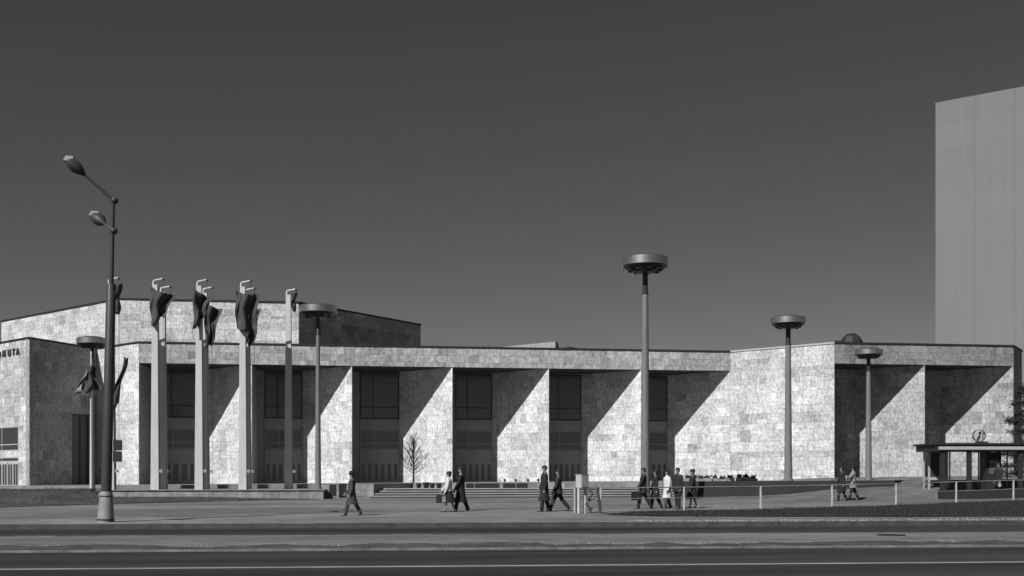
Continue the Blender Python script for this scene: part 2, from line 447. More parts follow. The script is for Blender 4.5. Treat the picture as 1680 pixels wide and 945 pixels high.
# ------------------------------------------------------------------ the hall
TOP, SOF = 10.17, 8.82
hall = thing('cultural_hall', 'long stone-clad hall with saw-tooth bays under a flat fascia', 'building', (6.5,79.2,.9))
def wallbox(name, p0, p1, z0, z1, th=.25, m='render', parent=hall, ext=0.0):
    p0 = Vector(p0); p1 = Vector(p1); d = (p1-p0).normalized(); n = Vector((d.y,-d.x)); a = p0-d*ext; c = p1+d*ext
    i0 = a-n*th; i1 = c-n*th
    b = MB(); b.prism([tuple(a),tuple(c),tuple(i1),tuple(i0)], z0, z1)
    return obj(name, b, m, parent, world=True)
C50, S50 = math.cos(R(50)), math.sin(R(50))
A = (-20.3,77.7); Al = (A[0]-16*C50, A[1]+16*S50); Bp = (-17.35,83.5); Cc = (-13.75,79.2)
D = (26.8,79.2); F = (31.9,73.12); G = (44.64,73.12); G2 = (47.0,75.95); G3 = (48.0,80.5)
edges1 = [-13.75,-6.45,.2,7.02,13.73,20.3,26.8]; DEP = 4.1; RUN = DEP/math.tan(R(50))
edges2 = [31.9,38.28,44.64]; DEP2 = 3.8; RUN2 = DEP2/math.tan(R(50))
clad = []      # (wall object, slab)
def pier(p0, p1, back, z0, z1, name='pier'):
    b = MB(); b.prism([tuple(p0), tuple(p1), tuple(back)], z0, z1); return obj(name, b, 'dark_stone', hall, world=True)
def clad_wall(p0, p1, z0, z1, tone, seed, holes=(), name='wall', th=.25, back=None, **k):
    w = pier(p0, p1, back, z0, z1) if back else wallbox(name, p0, p1, z0, z1, th)
    for sl in slabs_on(p0, p1, z0, z1, .03, tone, seed, holes=holes, split=True, **k): clad.append((w, sl))
    return w
Z0 = .6
# roof and fascias
rp = [Al, A, Bp, Cc, D, F, G, G2, G3, (48,124), (-31,124)]
def inset(pts, k=.28):
    out = []
    n = len(pts)
    for i in range(n):
        p, q, r_ = Vector(pts[i-1]), Vector(pts[i]), Vector(pts[(i+1)%n])
        d1 = (q-p).normalized(); d2 = (r_-q).normalized()
        n1 = Vector((-d1.y,d1.x)); n2 = Vector((-d2.y,d2.x)); m_ = (n1+n2); m_ = m_/max(.3, m_.dot(n1))
        out.append(tuple(q+m_*k))
    return out
b = MB(); b.prism(inset(rp, .3), SOF+.02, TOP-.12); roof = obj('roof', b, 'roofing', hall, world=True)
def fascia(p0, p1, seed, tone=.50):
    w = wallbox('fascia', p0, p1, SOF, TOP-.02, .32, 'soffit')
    for sl in slabs_on(p0, p1, SOF+.01, TOP-.02, .03, tone, seed, (.44,.46), (.3,.7)): clad.append((w, sl))
fascia(Cc, D, 31); fascia(F, G, 32, tone=.33)  # second fascia toned down: weaker light put into the stone colour
def coping(pts, m='coping'):
    for i in range(len(pts)-1):
        p, q = Vector(pts[i]), Vector(pts[i+1]); d = (q-p).normalized(); n = Vector((d.y,-d.x))
        a = p+n*.09-d*.05; c = q+n*.09+d*.05; e = q-n*.4; f_ = p-n*.4
        b = MB(); b.prism([tuple(a),tuple(c),tuple(e),tuple(f_)], TOP-.02+.002*i, TOP+.09+.002*i); obj('coping', b, m, hall, world=True)
coping([Al, A, Bp, Cc, D]); coping([F, G, G2, G3])
coping([D, F], 'frame')
# left block
LH = [(16-4.6,16-1.4,3.0,4.6),(16-4.6,16-1.4,2.28,2.6),(16-4.6,16-1.4,.6,2.2)]
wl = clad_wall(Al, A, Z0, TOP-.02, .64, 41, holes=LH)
wd_ = clad_wall(A, Bp, Z0, TOP-.02, .36, 42, holes=[(4.0,6.3,.6,5.6)])  # same stone toned down: shade put into the side facing off the sun
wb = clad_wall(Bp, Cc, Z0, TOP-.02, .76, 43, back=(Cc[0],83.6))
def on_wall(p0, p1, s, out=0.0):
    p0 = Vector(p0); p1 = Vector(p1); d = (p1-p0).normalized(); n = Vector((d.y,-d.x)); q = p0+d*s+n*out
    return q
def wpanel(name, p0, p1, s0, s1, z0, z1, o0, o1, m, parent):
    a = on_wall(p0,p1,s0,o1); c = on_wall(p0,p1,s1,o1); e = on_wall(p0,p1,s1,o0); f_ = on_wall(p0,p1,s0,o0)
    b = MB(); b.prism([tuple(a),tuple(c),tuple(e),tuple(f_)], z0, z1); return obj(name, b, m, parent, world=True)
def window(p0, p1, s0, s1, z0, z1, parent, vbars=(), hbars=(), name='window', m='frame', o=.012, pane='glass'):
    fr = MB(); t = .07
    def pan(a0, a1, b0, b1, oo=0):
        q = [on_wall(p0,p1,a0,o+.03+oo), on_wall(p0,p1,a1,o+.03+oo), on_wall(p0,p1,a1,o-.01), on_wall(p0,p1,a0,o-.01)]
        fr.prism([tuple(x) for x in q], b0, b1)
    pan(s0,s1,z0,z0+t); pan(s0,s1,z1-t,z1); pan(s0,s0+t,z0+t,z1-t); pan(s1-t,s1,z0+t,z1-t)
    for v in vbars: pan(v-.03,v+.03,z0+t,z1-t,-.003)
    for h in hbars: pan(s0+t,s1-t,h-.03,h+.03,-.006)
    w = obj(name, fr, m, parent, world=True)
    wpanel('pane', p0, p1, s0+.02, s1-.02, z0+.02, z1-.02, o-.012, o+.008, pane, w)
    return w
window(Al, A, 11.4, 14.6, 3.0, 4.6, hall, vbars=(12.2,), hbars=(3.42,), pane='glass_sunlit')
window(Al, A, 11.4, 14.6, 2.28, 2.6, hall, vbars=(12.2,), pane='glass_sunlit')
for k in range(4):
    window(Al, A, 11.45+.79*k, 11.45+.79*k+.74, .7, 2.2, hall, vbars=(11.45+.79*k+.37,), name='door', pane='glass_sunlit')
for k in range(3):
    window(A, Bp, 4.0+.76*k, 4.0+.76*k+.74, .7, 5.55, hall, hbars=(3.0,), name='glazed_door', m='letter')
# dark doorway in the sun-lit return
# letters on the left block
def letter(ch, s, z, size):
    cu = bpy.data.curves.new('letter', 'FONT'); cu.body = ch; cu.size = size; cu.extrude = .04; cu.offset = .012; cu.align_x = 'CENTER'
    t = bpy.data.objects.new('tmp', cu); col.objects.link(t)
    dg = bpy.context.evaluated_depsgraph_get()
    me = bpy.data.meshes.new_from_object(t.evaluated_get(dg)); bpy.data.objects.remove(t)
    me.materials.clear(); me.materials.append(M['letter'])
    o = bpy.data.objects.new('sign_letter', me); col.objects.link(o); o.parent = hall
    q = on_wall(Al, A, 16-s, .09); o.location = Vector((q.x,q.y,z))-wloc(hall)
    o.rotation_euler = (R(90), 0, math.atan2(A[1]-Al[1], A[0]-Al[0]))
for ch, s in zip('OHUTA', (4.15,3.35,2.62,1.98,1.42)): letter(ch, s, 9.22, .62)
# saw-tooth bays of the main front
for i in range(6):
    e0, e1 = edges1[i], edges1[i+1]; Y0, Y1 = 79.2, 79.2+DEP
    bk = (e1-RUN, Y1)
    # reveal that runs straight back (its outside looks to the right)
    backw = wallbox('back_wall', (e0,Y1), bk, Z0, SOF+.03, .25, 'spandrel')
    Lb = bk[0]-e0
    s0 = .55 if i else .3; s1 = Lb-.05
    P0, P1 = (e0,Y1), bk
    window(P0, P1, s0, s1, 5.45, SOF-.05, hall, vbars=(s0+(s1-s0)*.33,), hbars=(6.3,), m='letter')
    wpanel('spandrel_panel', P0, P1, s0, s1, 4.68, 5.42, .0, .05, 'spandrel', hall)
    window(P0, P1, s0, s1, 3.25, 4.65, hall, vbars=(s0+(s1-s0)*.36,), hbars=(3.72,), m='spandrel')
    wpanel('spandrel_panel', P0, P1, s0, s1, 2.36, 3.22, .0, .06, 'spandrel', hall)
    nd = 6
    for k in range(nd):
        a = s0+(s1-s0)*k/nd
        window(P0, P1, a+.02, a+(s1-s0)/nd-.02, .95, 2.33, hall, name='door_leaf', m='frame')
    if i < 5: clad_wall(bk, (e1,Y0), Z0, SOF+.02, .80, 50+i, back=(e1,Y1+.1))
# the long angled wall that breaks forward at the right: under the soffit, then full height in front of the fascia
dv = Vector((F[0]-D[0], F[1]-D[1])).normalized()
bk = (26.8-RUN, 79.2+DEP)
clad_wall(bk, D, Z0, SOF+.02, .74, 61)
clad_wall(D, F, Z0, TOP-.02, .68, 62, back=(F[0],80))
# right wing; stone tones lowered, putting a fall-off of light into the colour
for i in range(2):
    e0, e1 = edges2[i], edges2[i+1]; Y0, Y1 = F[1], F[1]+DEP2; bk = (e1-RUN2, Y1)
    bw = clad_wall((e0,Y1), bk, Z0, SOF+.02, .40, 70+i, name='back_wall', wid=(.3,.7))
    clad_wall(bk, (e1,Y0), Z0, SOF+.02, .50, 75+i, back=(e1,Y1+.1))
clad_wall(G, G2, Z0, TOP-.02, .30, 80); wallbox('wall', G2, G3, Z0, TOP-.02, .3, 'dark_stone')  # end wall slabs toned down, shade put into their colour
wallbox('wall', G3, (48,124), Z0, TOP-.02, .3, 'dark_stone')
wallbox('wall', (-31,124), Al, Z0, TOP-.02, .3, 'dark_stone')
wallbox('wall', (48,124), (-31,124), Z0, TOP-.02, .3, 'dark_stone')
# auditorium block that rises behind, fan-shaped
AT = 15.35; C49, S49 = math.cos(R(49)), math.sin(R(49))
a1 = (-18.0,95.0); a2 = (-4.05,95.0); a0 = (a1[0]-20*C49, a1[1]+20*S49); a3 = (a2[0]+16.1*C49, a2[1]+16.1*S49)
for p, q, t, s in ((a0,a1,.66,90),(a1,a2,.70,91),(a2,a3,.50,92)): clad_wall(p, q, TOP-.15, AT, t, s, name='upper_wall', wid=(.6,1.4), rowh=(.5,.7))  # last face has a lower tone, its shade put into the stone
a4 = (a3[0]-1.5, 121); a5 = (a0[0]+2, 121)
for p, q in ((a3,a4),(a4,a5),(a5,a0)): wallbox('upper_wall', p, q, TOP-.15, AT, .3, 'dark_stone')
b = MB(); b.prism(inset([a0,a1,a2,a3,a4,a5], .3), AT-.3, AT-.05); obj('upper_roof', b, 'roofing', hall, world=True)
pp = [a0,a1,a2,a3,a4,a5,a0]
for i in range(6):
    p, q = Vector(pp[i]), Vector(pp[i+1]); d = (q-p).normalized(); n = Vector((d.y,-d.x))
    b = MB(); b.prism([tuple(p+n*.1-d*.06),tuple(q+n*.1+d*.06),tuple(q-n*.35),tuple(p-n*.35)], AT+.002*i, AT+.13+.002*i); obj('coping', b, 'coping', hall, world=True)
# roof lantern: wedge with a sun-lit side
q1 = (16.1,90.0); q0 = (q1[0]-9*C49, q1[1]+9*S49)
b = MB(); b.add([(q0[0],q0[1],TOP-.2),(q1[0],q1[1],TOP-.2),(q1[0]+1.5,q1[1]+.9,TOP-.2),(q0[0]+3,q0[1]+3,TOP-.2),
                 (q0[0],q0[1],12.0),(q1[0],q1[1],12.0),(q1[0]+.3,q1[1]+.5,12.0),(q0[0]+2,q0[1]+2.5,12.0)],
                [(0,1,5,4),(1,2,6,5),(2,3,7,6),(3,0,4,7),(4,5,6,7)])
obj('roof_lantern', b, 'planter_pale', hall, world=True)
b = MB(); b.prism([(17.3,90.4),(20.3,93.0),(19.5,94),(16.6,91.5)], TOP-.2, 11.65); obj('roof_box', b, 'coping', hall, world=True)
b = MB(); b.lathe([(.85,0),(.92,1.2),(.86,1.6),(.66,1.95),(.35,2.2),(.05,2.25)], 10, (37.9,83.8,TOP-.15)); b.lathe([(.5,0),(.6,1.0),(.5,1.5),(.2,1.7)], 9, (36.9,84.0,TOP-.15))
obj('roof_cowl', b, 'coping', hall, world=True)
# cladding: the 300 slabs that show largest are parts of their walls, the rest is joined per wall
def shown(sl):
    (ax,ay),(bx,by),(nx,ny),a,c,t = sl; m_ = Vector(((ax+bx)/2,(ay+by)/2)); n_ = Vector((nx,ny)).normalized()
    v = -m_; dist = v.length; v = v/dist
    px = math.degrees(math.atan2(m_.x, m_.y))-8
    if abs(px) > 23.6: return 0
    vis_ = c > 1.0 and (a < TOP-.2 or m_.y > 94)
    if m_.y > 94 and c < 10.9: return 0
    return max(0, n_.dot(v))*math.hypot(bx-ax,by-ay)*(c-a)/dist**2*(1 if vis_ else 0)
order = sorted(range(len(clad)), key=lambda i: -shown(clad[i][1])); big = set(order[:300])
rest = {}
for i, (w, sl) in enumerate(clad):
    if i in big:
        obj('stone_slab', slab_mb(sl), 'slab', w, world=True, tone=True)
    else: slab_mb(sl, rest.setdefault(w, MB()))
for w, mb in rest.items():
    o = obj('stone_cladding', mb, 'slab', w, world=True, tone=True); o['kind'] = 'stuff'

# ------------------------------------------------------------------ the tower block behind, on the right
tw = thing('tower_block', 'tall plain grey tower block with a blind end wall behind the hall', 'tower', (67.7,126.8,0))
T0 = (67.7,126.8); T1 = (67.7+26*.72, 126.8-26*.694); TH = 45.0
dT = Vector((.72,-.694)); nT = Vector((dT.y,-dT.x)); bkT = [tuple(Vector(T1)-nT*15), tuple(Vector(T0)-nT*15)]
b = MB(); b.prism([T0, T1, bkT[0], bkT[1]], -.5, TH, .168); obj('wall', b, 'tower', tw, world=True, tone=True)
rt = random.Random(5)
for r_ in range(16):
    rowt = rt.gauss(0,.02)
    for c_ in range(6):
        sl = ((T0[0]+dT.x*26*c_/6+.01, T0[1]+dT.y*26*c_/6), (T0[0]+dT.x*(26*(c_+1)/6-.012), T0[1]+dT.y*(26*(c_+1)/6-.012)), (nT.x*.06,nT.y*.06), 45-2.8*(r_+1)+.001, 45-2.8*r_-.001, .172*(1+rowt+rt.gauss(0,.006)))
        obj('wall_panel', slab_mb(sl), 'tower', tw, world=True, tone=True)

# ------------------------------------------------------------------ disc lamps
def disc_lamp(x, y, zb, zt, W, rb, rt_, label):
    t = thing('disc_lamp', label, 'street lamp', (x, y, zb)); h = zt-zb; r = W/2; k = W/2.9
    nk = 1.25*k
    zu = h-1.2*k                                 # underside of the drum
    b = MB(); b.lathe([(rb*1.25,-.1),(rb*1.25,.12),(rb,.14),(rt_,zu-nk)], 20); obj('pole', b, 'lamp_pole', t, smooth=True)
    b = MB(); b.lathe([(rt_*1.12,zu-nk-.05*k),(rt_*1.12,zu-nk+.02),(rt_*.9,zu-nk+.05),(rt_*.9,zu+.15*k)], 16); obj('neck', b, 'lamp_dark', t, smooth=True)
    b = MB(); b.lathe([(r*.95,zu+.42*k),(r,zu+.42*k),(r,zu+.45*k),(r*.99,zu+.90*k),(r*.93,zu+.98*k),(r*.5,zu+1.12*k),(.02,zu+1.16*k)], 40); obj('drum', b, 'lamp_metal', t, smooth=True)
    b = MB(); b.lathe([(r*.18,zu),(r*.42,zu+.04*k),(r*.45,zu+.16*k),(r*.78,zu+.2*k),(r*.82,zu+.34*k),(r*.94,zu+.36*k),(r*.96,zu+.44*k),(.02,zu+.46*k)], 32); obj('reflector', b, 'lamp_dark', t, smooth=True)
    for q in range(8):
        a = 2*math.pi*(q+.5)/8
        b = MB(); b.box(-.13*k,.13*k,-.10*k,.10*k,-.09*k,.06*k); o = obj('lamp_unit', b, 'lamp_dark', t)
        o.location = (math.cos(a)*r*.62, math.sin(a)*r*.62, zu+.16*k); o.rotation_euler = (0,0,a)
    return t
def tz(x): return terr(x)
disc_lamp(-14.55,68.9, hl(-14.55,68.9), 9.35, 1.74, .15, .10, 'disc lamp with the low mast and drooping flag before it')
disc_lamp(-1.8,68.2, PZ, 11.4, 2.18, .18, .11, 'dark disc lamp beside the lone bare-topped flagpole')
disc_lamp(15.2,58.5, g(15.2,58.5), 12.85, 2.43, .25, .155, 'tallest disc lamp, standing between the hall bays above the walking group')
disc_lamp(24.4,62.2, terr(24.4), 10.4, 1.97, .22, .15, 'disc lamp in front of the plain angled stone wall')
disc_lamp(29.3,62.5, terr(29.3), 8.67, 1.60, .19, .12, 'smallest pale-poled disc lamp before the right wing bays')

# ------------------------------------------------------------------ flagpoles
def flagpole_mesh(h):
    s0, s1 = 1.0, .62
    def sec(x0, x1, y0, y1):
        b_ = MB(); b_.hexa([(x0,y0,0),(x1,y0,0),(x1,y1,0),(x0,y1,0)], [(x0*s1,y0*s1,h),(x1*s1,y0*s1,h),(x1*s1,y1*s1,h),(x0*s1,y1*s1,h)]); return b_
    return sec(-.22,.22,-.24,-.10), sec(-.05,.05,-.11,.20), sec(-.02,.28,.19,.27)
fp_parts = flagpole_mesh(11.35)
def flagpole(x, y, label):
    t = thing('flagpole', label, 'flagpole', (x, y, PZ), R(2), 'concrete flagpoles on the podium')
    obj('front_flange', fp_parts[0], 'concrete_pole', t); obj('web', fp_parts[1], 'concrete_pole', t); obj('rear_flange', fp_parts[2], 'concrete_pole', t)
    b = MB(); b.tube([(-.08,-.05,11.2),(-.08,-.05,11.52),(-.05,-.05,11.58),(.42,-.02,11.70)], .055, 8); arm = obj('arm', b, 'concrete_pole', t, smooth=True)
    b = MB(); b.tube([(.40,-.02,11.68),(.50,-.02,11.72)], .075, 8); obj('pulley', b, 'lamp_dark', arm)
    b = MB(); b.box(.22,.42,-.2,.0,.95,1.12); cl_ = obj('cleat_box', b, 'planter_pale', t)
    b = MB(); b.tube([(.46,-.05,.1),(.46,-.05,1.0),(.44,-.03,11.65)], .008, 5); obj('halyard', b, 'lamp_dark', t)
    return t
FX = [-13.05,-10.67,-8.30,-5.92]
fl_lab = ['front flagpole standing right behind the tall street lamp', 'front flagpole with a dark flag swept wide to the right', 'front flagpole with a folded flag beside a longer trailing one', 'front flagpole with the broad dark square flag']
for x, l in zip(FX, fl_lab): flagpole(x, 66.35, l)
rl_lab = ['rear flagpole without a trailing flag, behind the swept flag', 'rear flagpole with the long pointed trailing flag', 'rear flagpole with a flag hanging behind the broad square flag', 'rear flagpole standing alone with a short furled flag']
for x, l in zip([FX[1],FX[2],FX[3],-3.54], rl_lab): flagpole(x, 68.9, l)

def flag(x, y, z, quad, label, pleats=4, depth=.16, n=(28,20), m='flag', ph=0.0, yoff=-.3, group=None):
    """hanging cloth; quad = four (x,z) corners TL,TR,BR,BL in metres from the pole foot, with folds in depth"""
    t = MB(); nx, nz = n; TL, TR, BR, BL = [Vector(q) for q in quad]
    for j in range(nz+1):
        v = j/nz
        for i in range(nx+1):
            u = i/nx
            p = (TL*(1-u)+TR*u)*(1-v)+(BL*(1-u)+BR*u)*v
            w = math.sin(u*pleats*math.pi+ph+v*.8)*depth*(.45+.55*v)+.07*math.sin(9*v+7*u+ph)+.06*math.sin(u*pleats*7.1+2.2*math.sin(3*v+ph))
            sag = -.16*math.sin(math.pi*u)*(1-v)+.10*v*math.sin(u*9+ph*2)+.05*v*math.sin(u*17)
            t.v.append((p.x+.06*math.sin(u*pleats*math.pi*1.3+ph+2*v)+.05*math.sin(v*8+ph), yoff+w+.25*u, p.y+sag))
    for j in range(nz):
        for i in range(nx):
            a = j*(nx+1)+i; t.f.append([a, a+1, a+nx+2, a+nx+1]); t.t.append(.5)
    o = obj('flag', t, m, None, smooth=True); o.location = (x, y, z); tag(o, label, 'flag', group)
    md = o.modifiers.new('Solidify', 'SOLIDIFY'); md.thickness = .012
    return o
zf = PZ
flag(FX[1], 66.35, zf, [(-.28,11.25),(1.15,10.85),(.42,9.55),(-.24,8.95)], 'dark flag swept wide to the right from the second front flagpole', 3, .22, ph=.5, yoff=-.42)
flag(FX[2], 66.35, zf, [(-.30,11.22),(.78,10.72),(.15,9.3),(-.20,8.85)], 'narrow folded dark flag twisted round its flagpole', 3, .22, ph=2.2, yoff=-.42)
flag(FX[2]+.02, 68.9, zf, [(-.05,10.9),(.92,10.45),(.35,8.3),(.05,8.3)], 'long pointed dark flag trailing from a rear flagpole', 3, .14, ph=1.2, yoff=-.42)
flag(FX[3], 66.35, zf, [(-.40,11.12),(.88,11.02),(.70,8.85),(-.40,8.88)], 'broad square dark flag hanging from the last front flagpole', 3, .20, ph=.2, yoff=-.42)
flag(FX[3]+.02, 68.9, zf, [(.0,10.9),(.75,10.5),(.40,8.35),(-.2,8.6)], 'dark flag hanging half hidden behind the broad square flag', 3, .14, ph=2.0, yoff=-.42)
flag(-3.54, 68.9, zf, [(.15,11.5),(.42,11.6),(.40,10.6),(.20,10.3)], 'short furled dark flag on the lone rear flagpole', 2, .08, n=(10,12), yoff=-.1)
flag(FX[0], 66.35, zf, [(.18,11.4),(.50,11.45),(.48,9.9),(.22,9.6)], 'furled dark flag behind the tall street lamp', 2, .10, n=(10,12), yoff=-.1)
flag(FX[0]+.1, 66.0, zf, [(.72,7.3),(.82,7.3),(.35,4.7),(-.20,4.3)], 'dark narrow banner slanting off the flagpole behind the street lamp', 2, .08, n=(10,14), yoff=-.2)
# low mast with its own flag by the left block
mt = thing('flag_mast', 'thin pale mast with a drooping flag before the dark side wall', 'flagpole', (-14.25,67.2,hl(-14.25,67.2)-.02))
b = MB(); b.lathe([(.09,0),(.085,.3),(.045,7.6),(.06,7.65),(.02,7.75)], 12); obj('shaft', b, 'concrete_pole', mt, smooth=True)
b = MB(); b.lathe([(.16,-.05),(.16,.08),(.10,.1)], 12); obj('base', b, 'lamp_dark', mt, smooth=True)
flag(-14.25, 67.2, hl(-14.25,67.2), [(-.02,7.1),(.08,7.1),(.62,5.55),(-.55,5.5)], 'dark triangular flag drooping from the thin mast', 3, .16, ph=1., yoff=-.1)
flag(-14.25, 67.2, hl(-14.25,67.2), [(-.25,6.7),(-.12,6.75),(-.50,5.55),(-.95,5.25)], 'pale strip put in as the sun-lit edge of the triangular flag', 2, .06, n=(6,12), m='flag_lit', yoff=-.16)  # separate pale strip stands in for the flag's sun-lit edge

# ------------------------------------------------------------------ tall street lamp at the kerb
sl_ = thing('tall_street_lamp', 'tall dark street lamp with two angled heads and a pale base sleeve', 'street lamp', (-7.69,38.34,g(-7.69,38.34)-.01))
def lean(z): return .0225*z
def lp_(pts, r, seg=14):
    return MB().tube([(lean(p[2])+p[0], p[1], p[2]) for p in pts], r, seg)
obj('sleeve', lp_([(0,0,-.02),(0,0,.06),(0,0,.9),(0,0,.99)], [.27,.265,.20,.17], 18), 'street_sleeve', sl_, smooth=True)
b = lp_([(0,0,.07),(0,0,.12)], [.275,.27], 18); b2 = lp_([(0,0,.82),(0,0,.86)], [.212,.210], 18); b.add(b2.v, b2.f); obj('band', b, 'lamp_dark', sl_)
obj('shaft', lp_([(0,0,.98),(0,0,2.5),(0,0,7.55),(0,0,7.62)], [.165,.165,.145,.10]), 'street_steel', sl_, smooth=True)
obj('upper_shaft', lp_([(0,0,7.6),(0,0,10.35)], [.075,.06]), 'street_steel', sl_, smooth=True)
def head(name, z, tip, L):
    j = Vector((lean(z),0,z)); tip = j+Vector(tip)
    b = MB().tube([j+Vector((.12,0,-.10)), j, tip], [.06,.055,.04], 10); a = obj(name, b, 'street_steel', sl_, smooth=True)
    b = MB(); b.ball(tuple(j+Vector((.04,0,-.03))), .12,.12,.12); obj('joint', b, 'street_steel', a, smooth=True)
    d = (tip-j).normalized(); e = tip+d*L
    b = MB().tube([tip-d*.05, tip+d*.08, tip+d*L*.45, tip+d*L*.85, e], [.045,(.13,.12),(.22,.20),(.20,.17),(.10,.07)], 14); h_ = obj('lamp_head', b, 'street_steel', sl_, smooth=True)
    b = MB(); c_ = tip+d*L*.82+Vector((-.04,0,.10))
    b.hexa([tuple(c_+Vector(q)) for q in ((-.17,-.12,-.06),(.14,-.12,-.06),(.14,.12,-.06),(-.17,.12,-.06))], [tuple(c_+Vector(q)) for q in ((-.10,-.1,.09),(.13,-.1,.09),(.13,.1,.09),(-.10,.1,.09))])
    obj('lamp_cover', b, 'planter_pale', h_)
head('arm', 10.3, (-.88,-.1,.76), .62)
head('arm', 9.33, (-.34,.35,.28), .60)
for k, z in enumerate((2.30, 1.94)):
    b = MB(); b.box(.20+lean(z),.44+lean(z),-.12,.10,z,z+.33); s_ = obj('signal_box', b, 'lamp_dark', sl_)
    b = MB(); b.box(.13+lean(z),.21+lean(z),-.02,.02,z+.13,z+.17); obj('bracket', b, 'lamp_dark', s_)
    b = MB(); b.box(.185+lean(z),.20+lean(z),-.125,-.11,z+.02,z+.31); obj('edge_trim', b, 'rail', s_)

# ------------------------------------------------------------------ railing, control box
rpts = [(8.62,43.95),(9.77,44.57),(13.51,45.77),(17.2,46.96),(20.93,48.26),(24.5,49.47),(28.03,50.59),(31.64,51.8),(35.2,53.0)]
ra = thing('railing', 'long low pale railing with two rails above the dark verge', 'railing', (rpts[0][0],rpts[0][1],g(*rpts[0])))
for i, (x, y) in enumerate(rpts):
    z = g(x, y); b = MB(); b.box(x-.03,x+.03,y-.03,y+.03,z-.05,z+.965); obj('post', b, 'rail', ra, world=True)
    if i+1 < len(rpts):
        x2, y2 = rpts[i+1]; z2 = g(x2, y2)
        b = MB().tube([(x,y,z+.95),(x2,y2,z2+.95)], .022, 8); obj('top_rail', b, 'rail_bar', ra, world=True, smooth=True)
        b = MB().tube([(x,y,z+.52),(x2,y2,z2+.52)], .016, 8); obj('middle_rail', b, 'rail_bar', ra, world=True, smooth=True)
bx_, by_ = 8.85, 43.6; gz = g(bx_, by_)
cb = thing('control_box', 'pale metal control box raised on posts at the end of the railing', 'control box', (bx_,by_,gz), R(33))
b = MB(); b.box(-.20,.20,-.15,.15,.98,1.48); cab = obj('cabinet', b, 'box_paint', cb)
b = MB(); b.box(-.17,.17,-.165,-.152,1.01,1.45); obj('cabinet_door', b, 'box_paint', cab)
b = MB(); b.box(-.22,.22,-.17,.17,1.482,1.50); obj('cap', b, 'box_paint', cab)
for x in (-.18,.16):
    b = MB(); b.box(x-.04,x+.04,-.05,.05,-.05,1.0); obj('post', b, 'rail', cb)
b = MB(); b.box(-.26,-.20,.06,.12,-.05,.99); obj('post', b, 'rail_dark', cb)
bf = thing('barrier_frame', 'dark leaning barrier post with feet beside the control box', 'barrier', (9.45,43.2,g(9.45,43.2)), R(20))
b = MB().hexa([(-.02,-.05,-.03),(.10,-.05,-.03),(.10,.05,-.03),(-.02,.05,-.03)], [(-.16,-.04,1.0),(-.08,-.04,1.0),(-.08,.04,1.0),(-.16,.04,1.0)]); obj('leaning_post', b, 'rail_dark', bf)
for x, y in ((.55,-.25),(.35,-.45)):
    b = MB().tube([(.03,0,.08),(x,y,.03)], .035, 8); obj('foot', b, 'rail_dark', bf)
b = MB().tube([(.02,0,.5),(-.35,-.02,.62)], .02, 8); obj('stay', b, 'rail', bf)
pts = []; rc = random.Random(6)
for k in range(70):
    a = k*.3; w = .05+.04*rc.random(); pts.append((9.08+w*math.cos(a)+.05*math.sin(k*.13), 43.35+w*math.sin(a), g(9.2,43.4)+.04+.8*(k/70)**1.2+.05*math.sin(a*.7)))
o = obj('cable_coil', MB().tube(pts, .024, 6), 'lamp_dark', None, smooth=True); tag(o, 'dark coiled cable hanging below the control box', 'cable')

# ------------------------------------------------------------------ shelter
sx, sy = 29.2, 54.5; sz = g(31.0, 54.4)
sh = thing('shelter', 'flat-roofed waiting shelter with dark posts before the right wing', 'shelter', (sx,sy,sz), R(-6.5))
rf = obj('roof', MB().box(-.18,7.2,-.25,2.4,2.36,2.66), 'shelter_dark', sh)
obj('roof_edge', MB().box(-.05,4.82,-.285,-.252,2.42,2.575), 'shelter_pale', rf); obj('roof_edge', MB().box(4.83,7.15,-.285,-.252,2.42,2.575), 'shelter_pale', rf)
obj('roof_lip', MB().box(-.30,7.3,-.33,2.5,2.662,2.75), 'shelter_dark', rf)
for x in (.12,1.48,4.08): obj('post', MB().box(x,x+.20,-.15,.05,-.2,2.37), 'shelter_dark', sh)
for x in (.12,1.48,3.0,4.5,6.6): obj('rear_post', MB().box(x,x+.06,2.15,2.21,-.2,2.37), 'shelter_pale', sh)
obj('plinth', MB().box(-.05,4.75,-.55,-.16,-.2,.40), 'shelter_dark', sh)
obj('poster_board', MB().box(.42,1.20,1.95,2.0,1.05,2.34), 'poster', sh)
obj('poster_frame', MB().box(.30,.40,1.96,2.02,.3,2.36).box(1.22,1.34,1.96,2.02,.3,2.36).box(.401,1.219,1.96,2.02,.9,1.04), 'shelter_pale', sh)
ki = obj('ticket_kiosk', MB().box(2.70,3.46,.5,1.3,-.2,2.355), 'shelter_dark', sh); obj('kiosk_window', MB().box(2.85,3.30,.485,.505,1.2,1.9), 'glass', ki)
obj('bench_seat', MB().box(3.6,6.4,1.5,1.95,.42,.48), 'shelter_pale', sh)
for x in (3.7,5.0,6.25): obj('bench_leg', MB().box(x,x+.08,1.55,1.9,-.2,.421), 'shelter_dark', sh)
fr_ = MB(); fr_.box(4.98,5.05,-.2,-.14,-.1,2.365); fr_.box(5.051,7.1,-.2,-.14,.02,.09); fr_.box(7.03,7.1,-.2,-.14,.091,2.365); df = obj('door_frame', fr_, 'shelter_pale', sh)
obj('door_panel', MB().box(5.06,7.02,-.19,-.15,.10,2.35), 'poster', df)
for x in (2.0,2.9,3.9): obj('ceiling_lamp', MB().box(x,x+.22,.3,.5,2.28,2.365), 'shelter_pale', sh)
